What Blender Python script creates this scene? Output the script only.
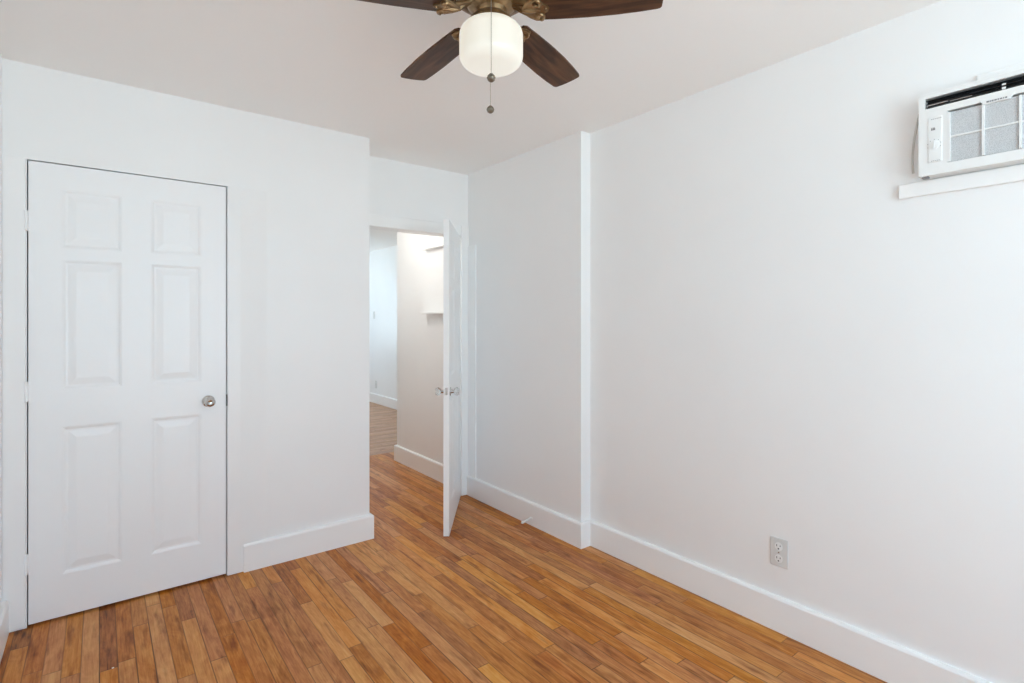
import bpy, bmesh, math, random
from mathutils import Vector, Matrix
random.seed(7)
R = math.radians
C = bpy.context.scene.collection
for o in list(bpy.data.objects): bpy.data.objects.remove(o)

# ------------------------------------------------------------------ camera, world, lights, exposure
cam = bpy.data.objects.new('camera', bpy.data.cameras.new('camera'))
C.objects.link(cam)
cam.location = (0, 0, 1.337)
cam.rotation_euler = (R(90), 0, -0.65802)
cam.data.sensor_width = 36
cam.data.lens = 533.77/1024*36
cam.data.shift_y = -(341.5-319.65)/1024
cam.data.clip_start = 0.02
bpy.context.scene.camera = cam

sc = bpy.context.scene
sc.view_settings.view_transform = 'Standard'
sc.view_settings.look = 'None'
sc.view_settings.gamma = 1
sc.view_settings.use_curve_mapping = False
sc.view_settings.exposure = 0.0

W = bpy.data.worlds.new('sky'); sc.world = W
W.use_nodes = True
wn = W.node_tree.nodes; wl = W.node_tree.links
bg = wn['Background']
tc = wn.new('ShaderNodeTexCoord'); sx = wn.new('ShaderNodeSeparateXYZ'); rp = wn.new('ShaderNodeValToRGB')
wl.new(tc.outputs['Generated'], sx.inputs[0]); wl.new(sx.outputs['Z'], rp.inputs['Fac'])
rp.color_ramp.elements[0].position = 0.0; rp.color_ramp.elements[0].color = (1.20, 1.46, 1.61, 1)   # unseen ground, made brighter than the sky to light the ceiling
rp.color_ramp.elements[1].position = 0.06; rp.color_ramp.elements[1].color = (0.64, 0.86, 1.10, 1)
wl.new(rp.outputs['Color'], bg.inputs['Color'])
bg.inputs['Strength'].default_value = 5.75
sc.cycles.diffuse_bounces = 12; sc.cycles.max_bounces = 16

def area(name, loc, rot, sx_, sy_, power=0, color=(1, 1, 1), portal=False):
    l = bpy.data.lights.new(name, 'AREA'); l.shape = 'RECTANGLE'; l.size = sx_; l.size_y = sy_
    l.energy = power; l.color = color
    if portal: l.cycles.is_portal = True
    o = bpy.data.objects.new(name, l); C.objects.link(o); o.location = loc; o.rotation_euler = rot
    return o
# portals: they only tell the renderer where the sky comes in
area('window_sky_portal', (0.8, -1.81, 1.30), (R(90), 0, 0), 1.8, 2.0, portal=True)
area('window_sky_portal', (2.2, 9.13, 1.5), (R(-90), 0, 0), 1.2, 1.4, portal=True)

def point(name, loc, power, color, radius):
    l = bpy.data.lights.new(name, 'POINT'); l.energy = power; l.color = color; l.shadow_soft_size = radius
    o = bpy.data.objects.new(name, l); C.objects.link(o); o.location = loc
    return o

point('hall_fill_light', (1.50, 4.05, 2.25), 8.5, (1, .98, .93), .15)  # unseen fill light, added to brighten the hall

# ------------------------------------------------------------------ materials
def mat(name, color, rough=0.5, metal=0.0, **kw):
    m = bpy.data.materials.new(name); m.use_nodes = True
    b = m.node_tree.nodes['Principled BSDF']
    b.inputs['Base Color'].default_value = (*color, 1)
    b.inputs['Roughness'].default_value = rough
    b.inputs['Metallic'].default_value = metal
    for k, v in kw.items(): b.inputs[k].default_value = v
    return m
def N(m, t): return m.node_tree.nodes.new(t)
def L(m, a, b): m.node_tree.links.new(a, b)
def bsdf(m): return m.node_tree.nodes['Principled BSDF']
def bumpy(m, scale, strength, dist=0.002, detail=4, tint=None):
    c = N(m, 'ShaderNodeTexCoord'); n = N(m, 'ShaderNodeTexNoise'); b = N(m, 'ShaderNodeBump')
    n.inputs['Scale'].default_value = scale; n.inputs['Detail'].default_value = detail
    b.inputs['Strength'].default_value = strength; b.inputs['Distance'].default_value = dist
    L(m, c.outputs['Object'], n.inputs['Vector']); L(m, n.outputs['Fac'], b.inputs['Height'])
    L(m, b.outputs['Normal'], bsdf(m).inputs['Normal'])
    if tint:
        n2 = N(m, 'ShaderNodeTexNoise'); n2.inputs['Scale'].default_value = tint[2]; n2.inputs['Detail'].default_value = 3
        r = N(m, 'ShaderNodeValToRGB')
        r.color_ramp.elements[0].color = (*tint[0], 1); r.color_ramp.elements[1].color = (*tint[1], 1)
        r.color_ramp.elements[0].position = .35; r.color_ramp.elements[1].position = .65
        L(m, c.outputs['Object'], n2.inputs['Vector']); L(m, n2.outputs['Fac'], r.inputs['Fac'])
        L(m, r.outputs['Color'], bsdf(m).inputs['Base Color'])
    return m
M = {}
M['wall'] = bumpy(mat('wall_paint', (.86, .865, .865), .38), 7, .25, .003, 5, ((.893, .893, .89), (.903, .903, .90), 3))
M['ceil'] = bumpy(mat('ceiling_paint', (.965, .96, .95), .7), 12, .2, .002)
M['trim'] = bumpy(mat('trim_paint', (.925, .925, .92), .33), 15, .15, .001)
M['door'] = bumpy(mat('door_paint', (.915, .92, .925), .36), 20, .1, .001)
M['dark'] = bumpy(mat('dark_gap', (.05, .045, .04), .9), 30, .2)
M['chrome'] = bumpy(mat('satin_nickel', (.62, .61, .60), .18, 1.0), 60, .03)
M['darkmetal'] = bumpy(mat('dark_latch_metal', (.12, .11, .10), .4, 1.0), 60, .05)
M['bronze'] = bumpy(mat('antique_bronze', (.36, .24, .13), .36, .85), 40, .35, .002, 5, ((.20, .12, .06), (.38, .25, .13), 25))
M['plastic'] = bumpy(mat('white_plastic', (.84, .84, .83), .4), 60, .04)
M['grille'] = mat('grille_mesh', (.50, .51, .52), .6)
M['seal'] = bumpy(mat('grey_foam_seal', (.58, .57, .54), .8), 90, .3)
M['black'] = bumpy(mat('black_plastic', (.012, .012, .014), .35), 60, .05)
M['greyprint'] = bumpy(mat('grey_print', (.22, .22, .23), .6), 60, .02)
M['plate'] = bumpy(mat('outlet_plastic', (.70, .70, .685), .35), 60, .03)
M['rubber'] = bumpy(mat('white_rubber', (.85, .85, .83), .5), 60, .05)
M['wirewhite'] = mat('spring_white', (.9, .9, .88), .35)
M['cord'] = mat('chain_metal', (.45, .42, .36), .35, .8)
M['knobend'] = bumpy(mat('pull_knob_pewter', (.20, .17, .13), .35, .7), 60, .1)
M['fleck'] = mat('white_paint_fleck', (.9, .88, .84), .6)

# crystal knob
m = mat('clear_glass_knob', (.95, .97, .97), .06); bsdf(m).inputs['Transmission Weight'].default_value = .85; bsdf(m).inputs['IOR'].default_value = 1.5
M['crystal'] = bumpy(m, 40, .1)
# window glass : transparent with a little gloss
m = bpy.data.materials.new('window_glass'); m.use_nodes = True; nt = m.node_tree; nt.nodes.remove(nt.nodes['Principled BSDF'])
tr = N(m, 'ShaderNodeBsdfTransparent'); gl = N(m, 'ShaderNodeBsdfGlossy'); mx = N(m, 'ShaderNodeMixShader')
tr.inputs[0].default_value = (.95, .97, .97, 1); gl.inputs['Roughness'].default_value = .03; mx.inputs[0].default_value = .06
L(m, tr.outputs[0], mx.inputs[1]); L(m, gl.outputs[0], mx.inputs[2]); L(m, mx.outputs[0], nt.nodes['Material Output'].inputs[0])
M['glass'] = m
# opal lamp glass, lit from inside
m = mat('lit_opal_glass', (.35, .34, .31), .3)
lw = N(m, 'ShaderNodeTexCoord'); sp = N(m, 'ShaderNodeSeparateXYZ'); rr = N(m, 'ShaderNodeValToRGB')
L(m, lw.outputs['Object'], sp.inputs[0]); 
mr = N(m, 'ShaderNodeMapRange'); mr.inputs['From Min'].default_value = -.14; mr.inputs['From Max'].default_value = 0
L(m, sp.outputs['Z'], mr.inputs['Value']); L(m, mr.outputs[0], rr.inputs['Fac'])
rr.color_ramp.elements[0].color = (1, .97, .88, 1); rr.color_ramp.elements[1].color = (1, .92, .78, 1)
e = rr.color_ramp.elements.new(.4); e.color = (.93, .88, .75, 1)
L(m, rr.outputs['Color'], bsdf(m).inputs['Emission Color']); bsdf(m).inputs['Emission Strength'].default_value = .62
M['lamp'] = m

def plank_mat(name, ramp, width, axis, lmin, lmax, rough, dark=.15, seed=0.0):
    """strip floor: random tone per board, grain, dark joints"""
    m = bpy.data.materials.new(name); m.use_nodes = True; b = bsdf(m)
    tc = N(m, 'ShaderNodeTexCoord'); sep = N(m, 'ShaderNodeSeparateXYZ'); L(m, tc.outputs['Object'], sep.inputs[0])
    a, l = ('X', 'Y') if axis == 'Y' else ('Y', 'X')
    def math_(op, x, y=None, z=None):
        n = N(m, 'ShaderNodeMath'); n.operation = op
        for i, v in enumerate((x, y, z)):
            if v is None: continue
            if isinstance(v, (int, float)): n.inputs[i].default_value = v
            else: L(m, v, n.inputs[i])
        return n.outputs[0]
    def white(x, y, w=0):
        n = N(m, 'ShaderNodeTexWhiteNoise'); n.noise_dimensions = '3D'
        c = N(m, 'ShaderNodeCombineXYZ')
        L(m, x, c.inputs[0])
        if y is not None: L(m, y, c.inputs[1])
        c.inputs[2].default_value = w + seed
        L(m, c.outputs[0], n.inputs['Vector']); return n.outputs['Value']
    u = math_('DIVIDE', sep.outputs[a], width)
    col = math_('FLOOR', u); fu = math_('FRACT', u)
    ln = math_('MULTIPLY_ADD', white(col, None, 1), lmax-lmin, lmin)
    off = math_('MULTIPLY', white(col, None, 2), 3.0)
    v = math_('DIVIDE', math_('ADD', sep.outputs[l], off), ln)
    row = math_('FLOOR', v); fv = math_('FRACT', v)
    tone = white(col, row, 3)
    odd = math_('LESS_THAN', white(col, row, 6), .08)
    # grain, stretched along the board and shifted per board
    comb = N(m, 'ShaderNodeCombineXYZ')
    L(m, math_('MULTIPLY', sep.outputs[a], 55.0), comb.inputs[0]); L(m, math_('MULTIPLY', sep.outputs[l], 4.5), comb.inputs[1])
    L(m, math_('MULTIPLY', tone, 40.0), comb.inputs[2])
    g = N(m, 'ShaderNodeTexNoise'); g.inputs['Scale'].default_value = 1; g.inputs['Detail'].default_value = 6; g.inputs['Roughness'].default_value = .65
    g.inputs['Distortion'].default_value = .8
    L(m, comb.outputs[0], g.inputs['Vector'])
    comb2 = N(m, 'ShaderNodeCombineXYZ')
    L(m, math_('MULTIPLY', sep.outputs[a], 16.0), comb2.inputs[0]); L(m, math_('MULTIPLY', sep.outputs[l], 5.0), comb2.inputs[1]); L(m, math_('MULTIPLY', tone, 25.0), comb2.inputs[2])
    g2 = N(m, 'ShaderNodeTexNoise'); g2.inputs['Scale'].default_value = 1; g2.inputs['Detail'].default_value = 5
    g2.inputs['Distortion'].default_value = 1.6; g2.inputs['Roughness'].default_value = .62
    L(m, comb2.outputs[0], g2.inputs['Vector'])
    comb4 = N(m, 'ShaderNodeCombineXYZ')
    L(m, math_('MULTIPLY', sep.outputs[a], 190.0), comb4.inputs[0]); L(m, math_('MULTIPLY', sep.outputs[l], 9.0), comb4.inputs[1]); L(m, math_('MULTIPLY', tone, 17.0), comb4.inputs[2])
    g3 = N(m, 'ShaderNodeTexNoise'); g3.inputs['Scale'].default_value = 1; g3.inputs['Detail'].default_value = 4
    L(m, comb4.outputs[0], g3.inputs['Vector'])
    f = math_('ADD', math_('MULTIPLY', tone, .34), math_('MULTIPLY', g.outputs['Fac'], .62))
    f = math_('ADD', f, math_('MULTIPLY_ADD', g3.outputs['Fac'], .45, -.225))
    f = math_('ADD', f, math_('MULTIPLY', g2.outputs['Fac'], .62)); f = math_('SUBTRACT', f, .235); f = math_('SUBTRACT', f, math_('MULTIPLY', odd, .16))
    r = N(m, 'ShaderNodeValToRGB'); cr = r.color_ramp
    cr.elements[0].position = ramp[0][0]; cr.elements[0].color = (*ramp[0][1], 1)
    cr.elements[1].position = ramp[-1][0]; cr.elements[1].color = (*ramp[-1][1], 1)
    for p, c in ramp[1:-1]:
        e = cr.elements.new(p); e.color = (*c, 1)
    L(m, f, r.inputs['Fac'])
    hs = N(m, 'ShaderNodeHueSaturation'); L(m, r.outputs['Color'], hs.inputs['Color'])
    L(m, math_('MULTIPLY_ADD', white(col, row, 8),   .007, .4955), hs.inputs['Hue']); L(m, math_('MULTIPLY_ADD', white(col, row, 9), .14, .94), hs.inputs['Saturation'])
    # dark streaks / worn stains
    st = N(m, 'ShaderNodeTexNoise'); st.inputs['Scale'].default_value = 1; st.inputs['Detail'].default_value = 4
    comb3 = N(m, 'ShaderNodeCombineXYZ')
    L(m, math_('MULTIPLY', sep.outputs[a], 30.0), comb3.inputs[0]); L(m, math_('MULTIPLY', sep.outputs[l], 4.0), comb3.inputs[1]); L(m, math_('MULTIPLY', tone, 11.0), comb3.inputs[2])
    L(m, comb3.outputs[0], st.inputs['Vector'])
    sm = N(m, 'ShaderNodeMapRange'); sm.inputs['From Min'].default_value = .57; sm.inputs['From Max'].default_value = .72; sm.inputs['To Max'].default_value = .9
    L(m, st.outputs['Fac'], sm.inputs['Value'])
    mix = N(m, 'ShaderNodeMixRGB'); mix.blend_type = 'MULTIPLY'; L(m, sm.outputs[0], mix.inputs['Fac']); L(m, hs.outputs['Color'], mix.inputs['Color1']); mix.inputs['Color2'].default_value = (.45, .33, .25, 1)
    # joints
    eu = math_('MULTIPLY', math_('MINIMUM', fu, math_('SUBTRACT', 1.0, fu)), width)
    ev = math_('MULTIPLY', math_('MINIMUM', fv, math_('SUBTRACT', 1.0, fv)), ln)
    ed = math_('MINIMUM', eu, ev)
    jm = N(m, 'ShaderNodeMapRange'); jm.inputs['From Min'].default_value = .0004; jm.inputs['From Max'].default_value = .0030
    jm.inputs['To Min'].default_value = 1 - dark; jm.inputs['To Max'].default_value = 0
    L(m, ed, jm.inputs['Value'])
    jr = math_('MULTIPLY', math_('MULTIPLY', jm.outputs[0], math_('MULTIPLY_ADD', g2.outputs['Fac'], 1.6, .1)), math_('MULTIPLY_ADD', white(col, row, 5), 1.0, .35))
    mix2 = N(m, 'ShaderNodeMixRGB'); mix2.blend_type = 'MIX'; L(m, jr, mix2.inputs['Fac']); L(m, mix.outputs[0], mix2.inputs['Color1']); mix2.inputs['Color2'].default_value = (.07, .032, .014, 1)
    L(m, mix2.outputs[0], b.inputs['Base Color'])
    ro = N(m, 'ShaderNodeMapRange'); ro.inputs['To Min'].default_value = rough-.06; ro.inputs['To Max'].default_value = rough+.1
    L(m, g2.outputs['Fac'], ro.inputs['Value']); L(m, ro.outputs[0], b.inputs['Roughness'])
    b.inputs['Specular IOR Level'].default_value = .2
    hb = math_('SUBTRACT', math_('MULTIPLY', g.outputs['Fac'], .15), jm.outputs[0])
    bp = N(m, 'ShaderNodeBump'); bp.inputs['Strength'].default_value = .35; bp.inputs['Distance'].default_value = .0015
    L(m, hb, bp.inputs['Height']); L(m, bp.outputs['Normal'], b.inputs['Normal'])
    return m
M['floor'] = plank_mat('oak_strip_floor', [(.10, (.10, .028, .007)), (.32, (.35, .115, .026)), (.52, (.51, .20, .052)), (.74, (.65, .305, .096)), (1, (.72, .41, .17))], .0572, 'Y', .45, 1.5, .36)
M['floor2'] = plank_mat('oak_strip_floor_sheen', [(.12, (.30, .15, .08)), (.5, (.54, .32, .19)), (1, (.72, .48, .31))], .0572, 'X', .5, 1.3, .33, seed=9)  # far boards lightened: bright window sheen put into their colour

# fan blade walnut
m = mat('walnut_blade', (.12, .05, .025), .42); bsdf(m).inputs['Specular IOR Level'].default_value = .25
tc = N(m, 'ShaderNodeTexCoord'); mp = N(m, 'ShaderNodeMapping'); mp.inputs['Scale'].default_value = (4, 38, 10)
n = N(m, 'ShaderNodeTexNoise'); n.inputs['Scale'].default_value = 1; n.inputs['Detail'].default_value = 6; n.inputs['Distortion'].default_value = 1.0
r = N(m, 'ShaderNodeValToRGB'); r.color_ramp.elements[0].position = .3; r.color_ramp.elements[0].color = (.030, .012, .006, 1)
r.color_ramp.elements[1].position = .72; r.color_ramp.elements[1].color = (.15, .068, .032, 1)
L(m, tc.outputs['Object'], mp.inputs[0]); L(m, mp.outputs[0], n.inputs['Vector']); L(m, n.outputs['Fac'], r.inputs['Fac']); L(m, r.outputs['Color'], bsdf(m).inputs['Base Color'])
M['walnut'] = m

# fine perforated grille
m = M['grille']
tc = N(m, 'ShaderNodeTexCoord'); v = N(m, 'ShaderNodeTexVoronoi'); v.inputs['Scale'].default_value = 420
r = N(m, 'ShaderNodeValToRGB'); r.color_ramp.elements[0].position = .25; r.color_ramp.elements[0].color = (.40, .41, .42, 1)
r.color_ramp.elements[1].position = .5; r.color_ramp.elements[1].color = (.60, .61, .62, 1)
L(m, tc.outputs['Object'], v.inputs['Vector']); L(m, v.outputs['Distance'], r.inputs['Fac']); L(m, r.outputs['Color'], bsdf(m).inputs['Base Color'])

# ------------------------------------------------------------------ mesh helpers
def obj(name, bm, m, parent=None, smooth=False, bevel=0, loc=None):
    bmesh.ops.recalc_face_normals(bm, faces=bm.faces)
    me = bpy.data.meshes.new(name); bm.to_mesh(me); bm.free()
    me.materials.append(m)
    o = bpy.data.objects.new(name, me); C.objects.link(o)
    if smooth:
        for p in me.polygons: p.use_smooth = True
        try: me.set_sharp_from_angle(angle=R(40))
        except Exception: pass
    if bevel:
        b = o.modifiers.new('bevel', 'BEVEL'); b.width = bevel; b.segments = 2; b.limit_method = 'ANGLE'; b.angle_limit = R(40)
    if parent: o.parent = parent
    if loc: o.location = loc
    return o
def box(bm, x0, x1, y0, y1, z0, z1, mtx=None):
    vs = [bm.verts.new((x, y, z)) for x in (x0, x1) for y in (y0, y1) for z in (z0, z1)]
    for f in ((0, 1, 3, 2), (4, 6, 7, 5), (0, 4, 5, 1), (2, 3, 7, 6), (0, 2, 6, 4), (1, 5, 7, 3)):
        bm.faces.new([vs[i] for i in f])
    if mtx:
        for v in vs: v.co = mtx @ v.co
    return vs
def B(*boxes):
    bm = bmesh.new()
    for b in boxes: box(bm, *b)
    return bm
def lathe(bm, prof, seg=32, mtx=None):
    """prof: list of (r, z) round local Z"""
    rings = []
    for r, z in prof:
        if r < 1e-6: rings.append([bm.verts.new((0, 0, z))])
        else: rings.append([bm.verts.new((r*math.cos(2*math.pi*i/seg), r*math.sin(2*math.pi*i/seg), z)) for i in range(seg)])
    for a, b in zip(rings, rings[1:]):
        for i in range(seg):
            j = (i+1) % seg
            if len(a) == 1 and len(b) == 1: continue
            if len(a) == 1: bm.faces.new((a[0], b[j], b[i]))
            elif len(b) == 1: bm.faces.new((a[i], a[j], b[0]))
            else: bm.faces.new((a[i], a[j], b[j], b[i]))
    for e in (rings[0], rings[-1]):
        if len(e) > 1: bm.faces.new(e)
    if mtx:
        for ring in rings:
            for v in ring: v.co = mtx @ v.co
def tube(bm, pts, rad, seg=10, mtx=None):
    pts = [Vector(p) for p in pts]
    rings = []; up = Vector((0.01, 0.02, 1)).normalized()
    for i, p in enumerate(pts):
        t = (pts[min(i+1, len(pts)-1)] - pts[max(i-1, 0)]).normalized()
        ref = up if abs(t.dot(up)) < .95 else Vector((1, 0, 0))
        a = t.cross(ref).normalized(); b = t.cross(a)
        rr = rad[i] if isinstance(rad, (list, tuple)) else rad
        rings.append([bm.verts.new(p + rr*(a*math.cos(2*math.pi*k/seg) + b*math.sin(2*math.pi*k/seg))) for k in range(seg)])
    for r0, r1 in zip(rings, rings[1:]):
        for k in range(seg):
            bm.faces.new((r0[k], r0[(k+1) % seg], r1[(k+1) % seg], r1[k]))
    bm.faces.new(rings[0]); bm.faces.new(rings[-1][::-1])
    if mtx:
        for r_ in rings:
            for v in r_: v.co = mtx @ v.co
def sweep(bm, path, prof, closed_ends=True):
    """profile (offset to the left of the path, z) swept along a mitred floor path"""
    n = len(path); rows = []
    for i, p in enumerate(path):
        p = Vector(p)
        d0 = (p - Vector(path[i-1])).normalized() if i else None
        d1 = (Vector(path[i+1]) - p).normalized() if i < n-1 else None
        if d0 is None: nn = Vector((-d1.y, d1.x))
        elif d1 is None: nn = Vector((-d0.y, d0.x))
        else:
            n0 = Vector((-d0.y, d0.x)); n1 = Vector((-d1.y, d1.x)); nn = (n0+n1); nn /= nn.dot(n0)
        rows.append([bm.verts.new((p.x+nn.x*o, p.y+nn.y*o, z)) for o, z in prof])
    k = len(prof)
    for a, b in zip(rows, rows[1:]):
        for i in range(k): bm.faces.new((a[i], a[(i+1) % k], b[(i+1) % k], b[i]))
    bm.faces.new(rows[0]); bm.faces.new(rows[-1][::-1])
def struct(name, bm, m, parent=None, **kw):
    o = obj(name, bm, m, parent, **kw)
    if parent is None: o['kind'] = 'structure'
    return o
def empty(name, loc=(0, 0, 0), rot=(0, 0, 0), label=None, cat=None, group=None, structure=False):
    o = bpy.data.objects.new(name, None); C.objects.link(o); o.location = loc; o.rotation_euler = rot
    o.empty_display_size = .05
    if label: o['label'] = label; o['category'] = cat
    if group: o['group'] = group
    if structure: o['kind'] = 'structure'
    return o
def tag(o, label, cat, group=None):
    o['label'] = label; o['category'] = cat
    if group: o['group'] = group
    return o

# ------------------------------------------------------------------ room shell
H = 2.447
XL, XR, XB = -.326, 2.318, 2.24          # left wall, right wall, projecting right wall
YB, YD, YE = 3.117, 3.45, 4.687          # closet wall, door wall, end of hall wall
YR = -1.70                                # wall behind the camera
struct('floor', B((XL-.12, XR+.12, YR-.12, 5.0, -.06, 0)), M['floor'])
struct('floor_hall', B((XL-.12, 3.63, 5.0, 9.12, -.06, 0), (XR+.12, 3.63, YE, 5.0, -.06, 0)), M['floor2'])
struct('ceiling', B((XL-.12, XR+.12, YR-.12, YE, H, H+.08), (XL-.12, 3.63, YE, 9.12, H, H+.08)), M['ceil'])
struct('wall_left', B((XL-.12, XL, YR-.12, YB+.9, 0, H)), M['wall'])
struct('wall_back', B((XL, -.249, YB, YB+.12, 0, H), (.527, 1.307, YB, YB+.12, 0, H), (-.249, .527, YB, YB+.12, 2.034, H)), M['wall'])
struct('wall_closet', B((XL, 1.187, YB+.78, YB+.9, 0, H), (1.187, 1.307, YB+.12, 9.0, 0, H)), M['wall'])
struct('wall_doorway', B((1.307, 1.40, YD, YD+.12, 0, H), (2.17, XB, YD, YD+.12, 0, H), (1.40, 2.17, YD, YD+.12, 1.972, H)), M['wall'])
struct('wall_right', B((XR, XR+.12, YR-.12, 2.235, 0, H)), M['wall'])
struct('wall_right_projecting', B((XB, XR+.12, 2.235, YE, 0, H)), M['wall'])
struct('wall_far', B((XR+.12, 3.51, YE-.12, YE, 0, H), (3.51, 3.63, YE-.12, 9.12, 0, H)), M['wall'])
wx0, wx1, wz0, wz1 = -.1, 1.7, .3, 2.3
struct('wall_rear', B((XL, wx0, YR-.12, YR, 0, H), (wx1, XR, YR-.12, YR, 0, H), (wx0, wx1, YR-.12, YR, 0, wz0), (wx0, wx1, YR-.12, YR, wz1, H)), M['wall'])
struct('wall_hall_end', B((1.187, 1.6, 9.0, 9.12, 0, H), (2.8, 3.51, 9.0, 9.12, 0, H), (1.6, 2.8, 9.0, 9.12, 0, .8), (1.6, 2.8, 9.0, 9.12, 2.2, H)), M['wall'])

def window(name, w_, h_, loc, rotz):
    """double-hung window centred on loc, local x along the wall"""
    w = empty(name, loc, (0, 0, rotz), structure=True)
    x0, x1, z0, z1, zm, t = -w_/2, w_/2, 0, h_, h_/2, .05
    obj('window_frame', B((x0, x0+t, -.02, .02, z0, z1), (x1-t, x1, -.02, .02, z0, z1), (x0+t, x1-t, -.02, .02, z0, z0+t), (x0+t, x1-t, -.02, .02, z1-t, z1), (x0+t, x1-t, -.02, .02, zm-.02, zm+.02)), M['trim'], w, bevel=.003)
    obj('pane', B((x0+t, x1-t, -.003, .003, z0+t, zm-.02)), M['glass'], w)
    obj('pane', B((x0+t, x1-t, -.003, .003, zm+.02, z1-t)), M['glass'], w)
window('window_1', wx1-wx0, wz1-wz0, ((wx0+wx1)/2, YR-.06, wz0), 0)
window('window_2', 1.2, 1.4, (2.2, 9.06, .8), 0)

# baseboards: (offset, z) profile, eased top edge
bt, bh = .021, .146
prof = [(0, 0), (bt, 0), (bt, bh-.010), (bt-.003, bh-.004), (bt-.008, bh), (0, bh)]
def base(name, path):
    bm = bmesh.new(); sweep(bm, path, prof); return struct(name, bm, M['trim'])
# paths run so that the room lies on the left hand
base('baseboard_back', [(1.307, YD), (1.307, YB), (.604, YB)])
base('baseboard_left', [(XL, YB), (XL, YR)])
base('baseboard_right', [(XR, YR), (XR, 2.235), (XB, 2.235), (XB, YD)])
base('baseboard_rear', [(XL+bt, YR), (XR-bt, YR)])
base('baseboard_hall', [(XB, YD+.12), (XB, YE), (3.51, YE)])
base('baseboard_far', [(3.51, YE+bt), (3.51, 9.0)])

# casings
def casing(name, *boxes, bevel=.003): return struct(name, B(*boxes), M['trim'], bevel=bevel)
def wedge(name, x0, x1, x2):
    bm = bmesh.new(); lo = [bm.verts.new((x, y, .004)) for x, y in ((x0, YB), (x0, YB-.014), (x1, YB-.014), (x2, YB-.0005), (x2, YB))]
    hi = [bm.verts.new((v.co.x, v.co.y, 2.034)) for v in lo]; bm.faces.new(lo); bm.faces.new(hi[::-1])
    for i in range(5): bm.faces.new((lo[i], lo[(i+1) % 5], hi[(i+1) % 5], hi[i]))
    return struct(name, bm, M['wall'])
wedge('trim_1', .530, .590, .72)
casing('trim_2', (XL+.0005, -.253, YB-.012, YB, .010, 2.034), bevel=.002)
# door casing of the opening to the hall (projects 15 mm)
casing('trim_3', (1.33, 1.40, YD-.015, YD, 0, 2.052), (1.40, 2.17, YD-.015, YD, 1.972, 2.052))
casing('trim_4', (2.172, XB-.001, YD-.015, YD, 0, 2.052))
casing('trim_5', (XB-.012, XB, YD-.115, YD-.016, bh, 1.90))

# ------------------------------------------------------------------ doors
def panel_door(w, h, t, rects):
    """slab x 0..w, y 0 (front, faces -Y)..t, z 0..h with moulded panels on both faces"""
    bm = bmesh.new()
    xs = sorted({0, w} | {r[0] for r in rects} | {r[1] for r in rects})
    zs = sorted({0, h} | {r[2] for r in rects} | {r[3] for r in rects})
    def inside(cx, cz): return any(r[0] < cx < r[1] and r[2] < cz < r[3] for r in rects)
    for face, sgn in ((0, 1), (t, -1)):
        for x0, x1 in zip(xs, xs[1:]):
            for z0, z1 in zip(zs, zs[1:]):
                if not inside((x0+x1)/2, (z0+z1)/2):
                    bm.faces.new([bm.verts.new((x, face, z)) for x, z in ((x0, z0), (x1, z0), (x1, z1), (x0, z1))])
        for r in rects:
            steps = [(0, 0), (.008, .002), (.014, .0055), (.022, .0062), (.050, .0018), (.054, .0015)]
            prev = None
            for ins, d in steps:
                cur = [bm.verts.new((x, face + sgn*d, z)) for x, z in ((r[0]+ins, r[2]+ins), (r[1]-ins, r[2]+ins), (r[1]-ins, r[3]-ins), (r[0]+ins, r[3]-ins))]
                if prev:
                    for i in range(4): bm.faces.new((prev[i], prev[(i+1) % 4], cur[(i+1) % 4], cur[i]))
                prev = cur
            bm.faces.new(prev)
    for q in (((0, 0, 0), (w, 0, 0), (w, t, 0), (0, t, 0)), ((0, 0, h), (w, 0, h), (w, t, h), (0, t, h)),
              ((0, 0, 0), (0, t, 0), (0, t, h), (0, 0, h)), ((w, 0, 0), (w, t, 0), (w, t, h), (w, 0, h))):
        bm.faces.new([bm.verts.new(p) for p in q])
    bmesh.ops.remove_doubles(bm, verts=bm.verts, dist=1e-5)
    return bm
def rects_for(w, h):
    m = w/2; k = h/2.02
    cols = ((m-.273, m-.054), (m+.058, m+.272))
    rows = ((.186, .848), (1.012, 1.598), (1.648, 1.912))
    return [(a, b, c*k, d*k) for a, b in cols for c, d in rows]

# closet door
cw = .766
d1 = empty('door_1', (-.244, YB-.001, .012), structure=True)
slab = obj('door_slab', panel_door(cw, 2.016, .035, rects_for(cw, 2.016)), M['door'], d1)
def knob_bm(mtx):
    bm = bmesh.new()
    lathe(bm, [(0, 0), (.029, 0), (.029, .004), (.024, .008), (.013, .010), (.011, .030), (.015, .036), (.022, .041), (.0245, .050), (.0235, .059), (.019, .065), (.013, .067), (.011, .065), (0, .064)], 32, mtx)
    return bm
obj('door_knob', knob_bm(Matrix.Translation((.686, 0, .908)) @ Matrix.Rotation(R(90), 4, 'X')), M['chrome'], d1, smooth=True)
obj('strike_plate', B((.767, .772, -.004, .006, .875, .935)), M['darkmetal'], d1)
for z0 in (.221, .968, 1.709):
    bm = bmesh.new(); lathe(bm, [(0, 0), (.006, 0), (.008, .002), (.008, .086), (.006, .089), (0, .090)], 12, Matrix.Translation((-.007, -.008, z0)))
    box(bm, -.006, .003, -.004, .001, z0+.002, z0+.086)
    box(bm, -.016, -.006, -.003, .001, z0+.002, z0+.086)
    obj('hinge', bm, M['door'], d1, smooth=True)

# open door to the hall, swung into the room
ang = math.atan2(-.793, -.609)
T = Matrix.Translation((2.165, 3.436, .006)) @ Matrix.Rotation(ang, 4, 'Z')
d2 = empty('door_2', (2.165, 3.436, .006), (0, 0, ang), structure=True)
dw = .765
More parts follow.
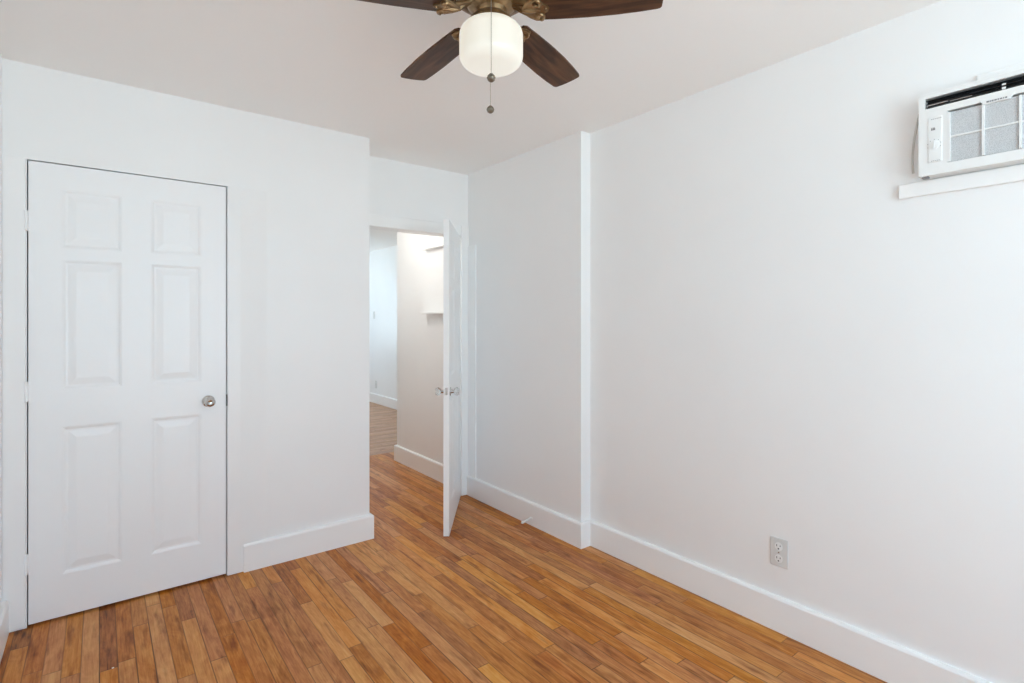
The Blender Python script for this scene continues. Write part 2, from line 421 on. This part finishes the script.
# local x from hinge to free edge, room face at local y = +0 .. slab towards -y
slab2 = panel_door(dw, 1.948, .035, rects_for(dw, 1.948))
for v in slab2.verts: v.co.y -= .035
obj('door_slab', slab2, M['door'], d2)
def glassknob(side):
    base_m = Matrix.Translation((dw-.062, 0 if side > 0 else -.035, .882)) @ Matrix.Rotation(R(-90*side), 4, 'X')
    bm = bmesh.new(); lathe(bm, [(0, 0), (.029, 0), (.027, .004), (.012, .007), (.010, .024), (0, .024)], 24, base_m)
    k = obj('door_knob', bm, M['chrome'], d2, smooth=True)
    bm = bmesh.new(); lathe(bm, [(0, .022), (.014, .022), (.024, .032), (.026, .044), (.020, .056), (0, .060)], 12, base_m)
    obj('glass_grip', bm, M['crystal'], k)
glassknob(1); glassknob(-1)
obj('latch_plate', B((dw-.0005, dw+.0008, -.026, -.010, .868, .912)), M['chrome'], d2)
for z0 in (.2, .93, 1.66):
    bm = bmesh.new(); lathe(bm, [(0, 0), (.0065, 0), (.0065, .088), (0, .088)], 12, Matrix.Translation((-.004, .006, z0)))
    box(bm, -.004, .006, -.004, .001, z0+.002, z0+.086)
    obj('hinge', bm, M['door'], d2, smooth=True)

# spring door stop on the baseboard
ds = empty('door_stop', (XB-bt, 2.67, .046), label='white spring door stop sticking out of the baseboard in front of the open door', cat='door stop')
m90 = Matrix.Rotation(R(-90), 4, 'Y')
bm = bmesh.new(); lathe(bm, [(0, 0), (.010, 0), (.008, .006), (0, .006)], 16, m90); obj('mount', bm, M['wirewhite'], ds, smooth=True)
bm = bmesh.new(); tube(bm, [(-.004-.060*i/240, .0046*math.cos(i*2*math.pi/10), -.010*(i/240)+.0046*math.sin(i*2*math.pi/10)) for i in range(241)], .0017, 5); obj('spring', bm, M['wirewhite'], ds, smooth=True)
bm = bmesh.new(); lathe(bm, [(0, .060), (.0085, .060), (.0085, .074), (.006, .078), (0, .078)], 16, Matrix.Translation((0, 0, -.010)) @ m90); obj('tip', bm, M['rubber'], ds, smooth=True)

# ------------------------------------------------------------------ wall outlets
def outlet(loc, rotz, label):
    o = empty('wall_outlet', loc, (0, 0, rotz), label=label, cat='outlet')   # local: faces -Y
    w, h = .076, .122
    bm = B((-w/2, w/2, -.006, 0, -h/2, h/2)); obj('face_plate', bm, M['plate'], o, bevel=.003)
    for zc in (.026, -.026):
        bm = bmesh.new()
        mt = Matrix.Translation((0, -.006, zc)) @ Matrix.Rotation(R(90), 4, 'X')
        lathe(bm, [(0, 0), (.0172, 0), (.0165, .0025), (0, .0025)], 28, mt)
        s = obj('socket', bm, M['plastic'], o, smooth=True)
        obj('slots', B((-.0085, -.0060, -.0092, -.0083, zc+.000, zc+.009), (.0060, .0085, -.0092, -.0083, zc+.001, zc+.008), (-.0028, .0028, -.0092, -.0083, zc-.0115, zc-.006)), M['black'], s)
    bm = bmesh.new(); lathe(bm, [(0, 0), (.0035, 0), (.003, .0012), (0, .0012)], 12, Matrix.Translation((0, -.006, 0)) @ Matrix.Rotation(R(90), 4, 'X')); obj('screw', bm, M['chrome'], o)
    return o
outlet((XR, 1.115, .335), R(-90), 'white duplex wall outlet low on the right wall above the baseboard')
outlet((3.51, 8.10, .30), R(-90), 'small white wall outlet low on the far wall of the bright room beyond the doorway')
sw = empty('light_switch', (3.51, 8.18, 1.41), (0, 0, R(-90)), label='small white light switch on the far bright wall seen through the doorway', cat='switch')
obj('face_plate', B((-.036, .036, -.006, 0, -.058, .058)), M['plate'], sw, bevel=.002)
obj('toggle', B((-.005, .005, -.014, -.006, -.010, .012)), M['plastic'], sw, bevel=.001)

# ------------------------------------------------------------------ shelves on the hall wall
def shelf(z, t, dep, label):
    bm = B((XB-dep, XB, 3.62, 4.10, z, z+t))
    s = obj('wall_shelf', bm, M['trim'], None, bevel=.002)
    tag(s, label, 'shelf', 'white ledges on the hall wall')
    return s
s1 = shelf(1.935, .016, .05, 'upper thin white shelf on the hall wall near the top of the doorway')
s2 = shelf(1.385, .018, .07, 'lower thin white shelf on the hall wall at eye level behind the open door')

# ------------------------------------------------------------------ air conditioner
AY, AX, AZ = .603, 2.250, 1.832          # left end, face plane, underside
aw, ah = .42, .278
ac = empty('air_conditioner', (AX, AY, AZ), (0, 0, R(-90)), label='white window air conditioner mounted high in the right wall', cat='air conditioner')
# local frame: x to the right along the wall (world -Y), y into the wall (world +X), z up
dpt = XR - AX
vx0, vx1, vz0, vz1 = .018, aw-.018, .228, .264      # dark louvre slot
gx0, gx1, gz0, gz1 = .084, aw-.02, .034, .200       # intake grille
fr = B((0, vx0, 0, dpt, 0, ah), (vx1, aw, 0, dpt, 0, ah), (vx0, vx1, 0, dpt, vz1, ah), (vx0, vx1, 0, dpt, gz1+.006, vz0),
       (vx0, vx1, 0, dpt, .0, gz0-.002), (vx0, gx0-.004, .0, dpt, gz0-.002, gz1+.006))
obj('housing', fr, M['plastic'], ac)
bm = B((vx0, vx1, .032, .04, vz0, vz1)); lv = obj('air_outlet', bm, M['black'], ac)
for k in range(3):
    bm = B((vx0+.002, vx1-.002, .006, .026, vz0+.006+.011*k, vz0+.0075+.011*k)); obj('louver', bm, M['black'], lv)
for k in (.216, .335):
    obj('vane', B((k, k+.009, .003, .006, vz0+.003, vz0+.010)), M['plastic'], lv); obj('vane', B((k, k+.009, .003, .006, vz0+.016, vz0+.021)), M['plastic'], lv)
# added chrome slivers, painted highlights on the louvres at the left end
bm = B((vx0+.006, vx0+.062, .003, .006, vz0+.010, vz0+.013), (vx0+.068, vx0+.125, .003, .006, vz0+.008, vz0+.010)); obj('louver_glint', bm, M['chrome'], lv)
# grille
g = obj('intake_grille', B((gx0, gx1, .006, .010, gz0, gz1)), M['grille'], ac)
bars = [(gx0-.004, gx0+.003, -.001, .012, gz0, gz1), (gx1-.003, gx1, -.001, .012, gz0, gz1)]
for k in (.168, .256, .342): bars.append((k, k+.006, 0, .010, gz0, gz1))
bars.append((gx0, gx1, .001, .010, (gz0+gz1)/2-.002, (gz0+gz1)/2+.003))
obj('grille_bars', B(*bars), M['plastic'], g)
bm = bmesh.new()
vs = [bm.verts.new(p) for p in ((.160, -.003, gz1+.012), (.172, -.003, gz1-.004), (.236, -.003, gz1-.004), (.248, -.003, gz1+.012),
                                (.160, .006, gz1+.012), (.172, .006, gz1-.004), (.236, .006, gz1-.004), (.248, .006, gz1+.012))]
for f in ((0, 1, 2, 3), (7, 6, 5, 4), (0, 4, 5, 1), (1, 5, 6, 2), (2, 6, 7, 3), (3, 7, 4, 0)): bm.faces.new([vs[i] for i in f])
bd = obj('badge', bm, M['plastic'], ac, bevel=.001)
bxs = []; x = .180
for wd in (.006, .003, .005, .006, .004, .006, .003, .005): bxs.append((x, x+wd, -.0036, -.003, gz1-.0005, gz1+.004)); x += wd+.0016
obj('badge_print', B(*bxs), M['greyprint'], bd)
# control panel with rounded corner
cp = obj('control_panel', B((.026, .066, -.002, .004, .040, .196)), M['plastic'], ac, bevel=.004)
bm = bmesh.new(); lathe(bm, [(0, 0), (.015, 0), (.0148, .002), (.012, .003), (0, .003)], 24, Matrix.Translation((.0445, -.002, .100)) @ Matrix.Rotation(R(90), 4, 'X'))
box(bm, .043, .046, -.0065, -.005, .089, .111)
obj('control_dial', bm, M['plastic'], cp, smooth=True)
marks = [(.036, .040, -.0026, -.002, .150, .157), (.041, .047, -.0026, -.002, .150, .157), (.036, .046, -.0026, -.002, .158, .159)]
for k in range(7):
    a = R(200 - k*37); marks.append((.0445+.0185*math.cos(a)-.001, .0445+.0185*math.cos(a)+.001, -.0026, -.002, .100+.0185*math.sin(a)-.001, .100+.0185*math.sin(a)+.001))
for k in range(6): marks.append((.036+.005*k, .0392+.005*k, -.0026, -.002, .187, .1885))
for k in range(5): marks.append((.036+.005*k, .0392+.005*k, -.0026, -.002, .045, .0465))
for mk in marks: obj('control_mark', B(mk), M['greyprint'], cp)
obj('foot', B((.006, .024, .012, .03, -.006, .004)), M['greyprint'], ac)
# curved grey seal at the left side
tube_bm = bmesh.new()
pts = []
for k in range(17):
    t = k/16; pts.append((-.002-.028*math.sin(t*math.pi*.62), dpt-.022, .262-.235*t))
tube(tube_bm, pts, .004, 8); obj('side_seal', tube_bm, M['seal'], ac, smooth=True)

# wooden window trim under and over the unit
casing('trim_7', (XR-.018, XR, -.10, .677, 1.776, 1.826))
casing('trim_8', (XR-.010, XR, -.10, .46, 2.125, 2.150))

# ------------------------------------------------------------------ ceiling fan
FX, FY, FZ = .922, 1.294, 2.228
fan = empty('ceiling_fan', (FX, FY, H), label='bronze ceiling fan with five walnut blades and one lit drum glass', cat='ceiling fan')
def fz(z): return z - H
bm = bmesh.new(); lathe(bm, [(0, 0), (.072, 0), (.074, -.008), (.066, -.03), (.05, -.045), (.03, -.05), (0, -.05)], 40); obj('canopy', bm, M['bronze'], fan, smooth=True)
bm = bmesh.new(); lathe(bm, [(0, fz(2.402)), (.06, fz(2.402)), (.105, fz(2.392)), (.122, fz(2.37)), (.124, fz(2.335)), (.118, fz(2.315)), (.122, fz(2.310)), (.120, fz(2.300)), (.10, fz(2.285)), (.078, fz(2.276)), (0, fz(2.276))], 48)
obj('motor_housing', bm, M['bronze'], fan, smooth=True)
bm = bmesh.new(); lathe(bm, [(0, fz(2.282)), (.070, fz(2.282)), (.073, fz(2.270)), (.066, fz(2.262)), (.050, fz(2.252)), (.047, fz(2.240)), (.055, fz(2.232)), (.064, fz(2.224)), (.068, fz(2.214)), (.066, fz(2.206)), (0, fz(2.206))], 40)
obj('light_fitter', bm, M['bronze'], fan, smooth=True)
gm = bmesh.new(); gp = [(0, 0), (.045, 0)]
rad, hh, cr_ = .0945, .131, .040
for k in range(0, 9):
    a = R(90 - k*90/8); gp.append((rad-cr_*1.0 + cr_*math.cos(a), -.002-cr_*.85+cr_*.85*math.sin(a)))
for k in range(0, 9):
    a = R(-k*90/8); gp.append((rad-cr_ + cr_*math.cos(a), -hh+.002+cr_*.85+cr_*.85*math.sin(a)))
gp += [(.03, -hh), (0, -hh-.001)]
lathe(gm, gp, 56); obj('glass_shade', gm, M['lamp'], fan, smooth=True, loc=(0, 0, fz(2.215)))

def blade_bm():
    """flat blade in local x (radial), tip squarish with rounded corners, convex sides"""
    r0, r1 = .118, .492
    side = [(r0, .040), (r0+.01, .048), (.20, .054), (.28, .059), (.36, .060), (.43, .0575), (.478, .0535), (.486, .051), (.490, .046), (r1+.001, .024), (r1+.002, 0)]
    out = [(x, y) for x, y in side] + [(x, -y) for x, y in side[::-1][1:]]
    bm = bmesh.new()
    top = [bm.verts.new((x, y, .003)) for x, y in out]; bot = [bm.verts.new((x, y, -.003)) for x, y in out]
    bm.faces.new(top); bm.faces.new(bot[::-1])
    n = len(out)
    for i in range(n): bm.faces.new((top[i], bot[i], bot[(i+1) % n], top[(i+1) % n]))
    return bm
def iron_bm():
    bm = bmesh.new()
    # flat mounting tongue under the blade root
    pts = [(.098, .010), (.112, .030), (.130, .044), (.150, .046), (.158, .034), (.160, .018), (.172, .010), (.176, 0)]
    out = pts + [(x, -y) for x, y in pts[::-1][1:]]
    top = [bm.verts.new((x, y, -.004)) for x, y in out]; bot = [bm.verts.new((x, y, -.009)) for x, y in out]
    bm.faces.new(top); bm.faces.new(bot[::-1]); n = len(out)
    for i in range(n): bm.faces.new((top[i], bot[i], bot[(i+1) % n], top[(i+1) % n]))
    # two raised scrolls running from the motor along the tongue and curling back at its end
    for s in (1, -1):
        p = []
        for k in range(21):
            t = k/20
            p.append((.062+.082*t, s*(.012+.026*t**1.3), .030*(1-t)**1.6-.008))
        for k in range(1, 17):
            a = k/16*1.5*math.pi; rr = .012*(1-.35*k/16)
            p.append((.144+rr*math.sin(a), s*(.038-.012+rr*math.cos(a)), -.012))
        tube(bm, p, [.0075-.0025*min(1, k/24) for k in range(len(p))], 8)
    tube(bm, [(.060, 0, .026), (.08, 0, .018), (.10, 0, -.002), (.12, 0, -.009), (.150, 0, -.011)], [.014, .012, .010, .009, .005], 8)
    for x, y in ((.136, .014), (.136, -.014), (.166, 0)):
        lathe(bm, [(0, -.014), (.004, -.0135), (.0055, -.009), (0, -.009)], 10, Matrix.Translation((x, y, 0)))
    return bm
bl0 = None
for k in range(5):
    a = 1.58646 - k*R(72)
    if k == 0:
        b = obj('blade', blade_bm(), M['walnut'], fan); ir = obj('blade_arm', iron_bm(), M['bronze'], b, smooth=True); bl0, ir0 = b, ir
    else:
        b = bl0.copy(); C.objects.link(b); b.parent = fan
        ir = ir0.copy(); C.objects.link(ir); ir.parent = b
    b.location = (0, 0, fz(FZ)+.0235)
    b.rotation_euler = (Matrix.Rotation(a, 4, 'Z') @ Matrix.Rotation(R(2.75), 4, 'Y') @ Matrix.Rotation(-.1625, 4, 'X')).to_euler()
# pull chains: beads and knobs
def chain(x, y, z0, z1, knob, label):
    bm = bmesh.new(); tube(bm, [(x, y, fz(z0)), (x, y, fz(z1))], .0009, 6)
    n = int((z0-z1)/.006)
    for i in range(n): lathe(bm, [(0, -.0014), (.0014, 0), (0, .0014)], 6, Matrix.Translation((x, y, fz(z0)-.006*i)))
    c = obj('pull_chain', bm, M['cord'], fan, smooth=True)
    bm = bmesh.new(); lathe(bm, [(0, .014), (.004, .012), (.010, .006), (.0125, 0), (.010, -.007), (.005, -.011), (0, -.012)], 20, Matrix.Translation((x, y, fz(z1)-.008)))
    obj('chain_knob', bm, M['knobend'], c, smooth=True)
vx, vy = -FX/math.hypot(FX, FY), -FY/math.hypot(FX, FY)
chain(vx*.102, vy*.102, 2.262, 2.018, True, '')
chain(-vx*.104-.003, -vy*.104, 2.262, 2.010, True, '')

# tiny marks
bm = bmesh.new(); bmesh.ops.create_icosphere(bm, subdivisions=1, radius=.0045)
for v in bm.verts: v.co.z *= .25; v.co.x *= 1+.3*random.random()
tag(obj('paint_fleck', bm, M['fleck'], loc=(.041, 2.557, .001)), 'tiny white paint fleck on the floor in front of the closet door', 'paint fleck')
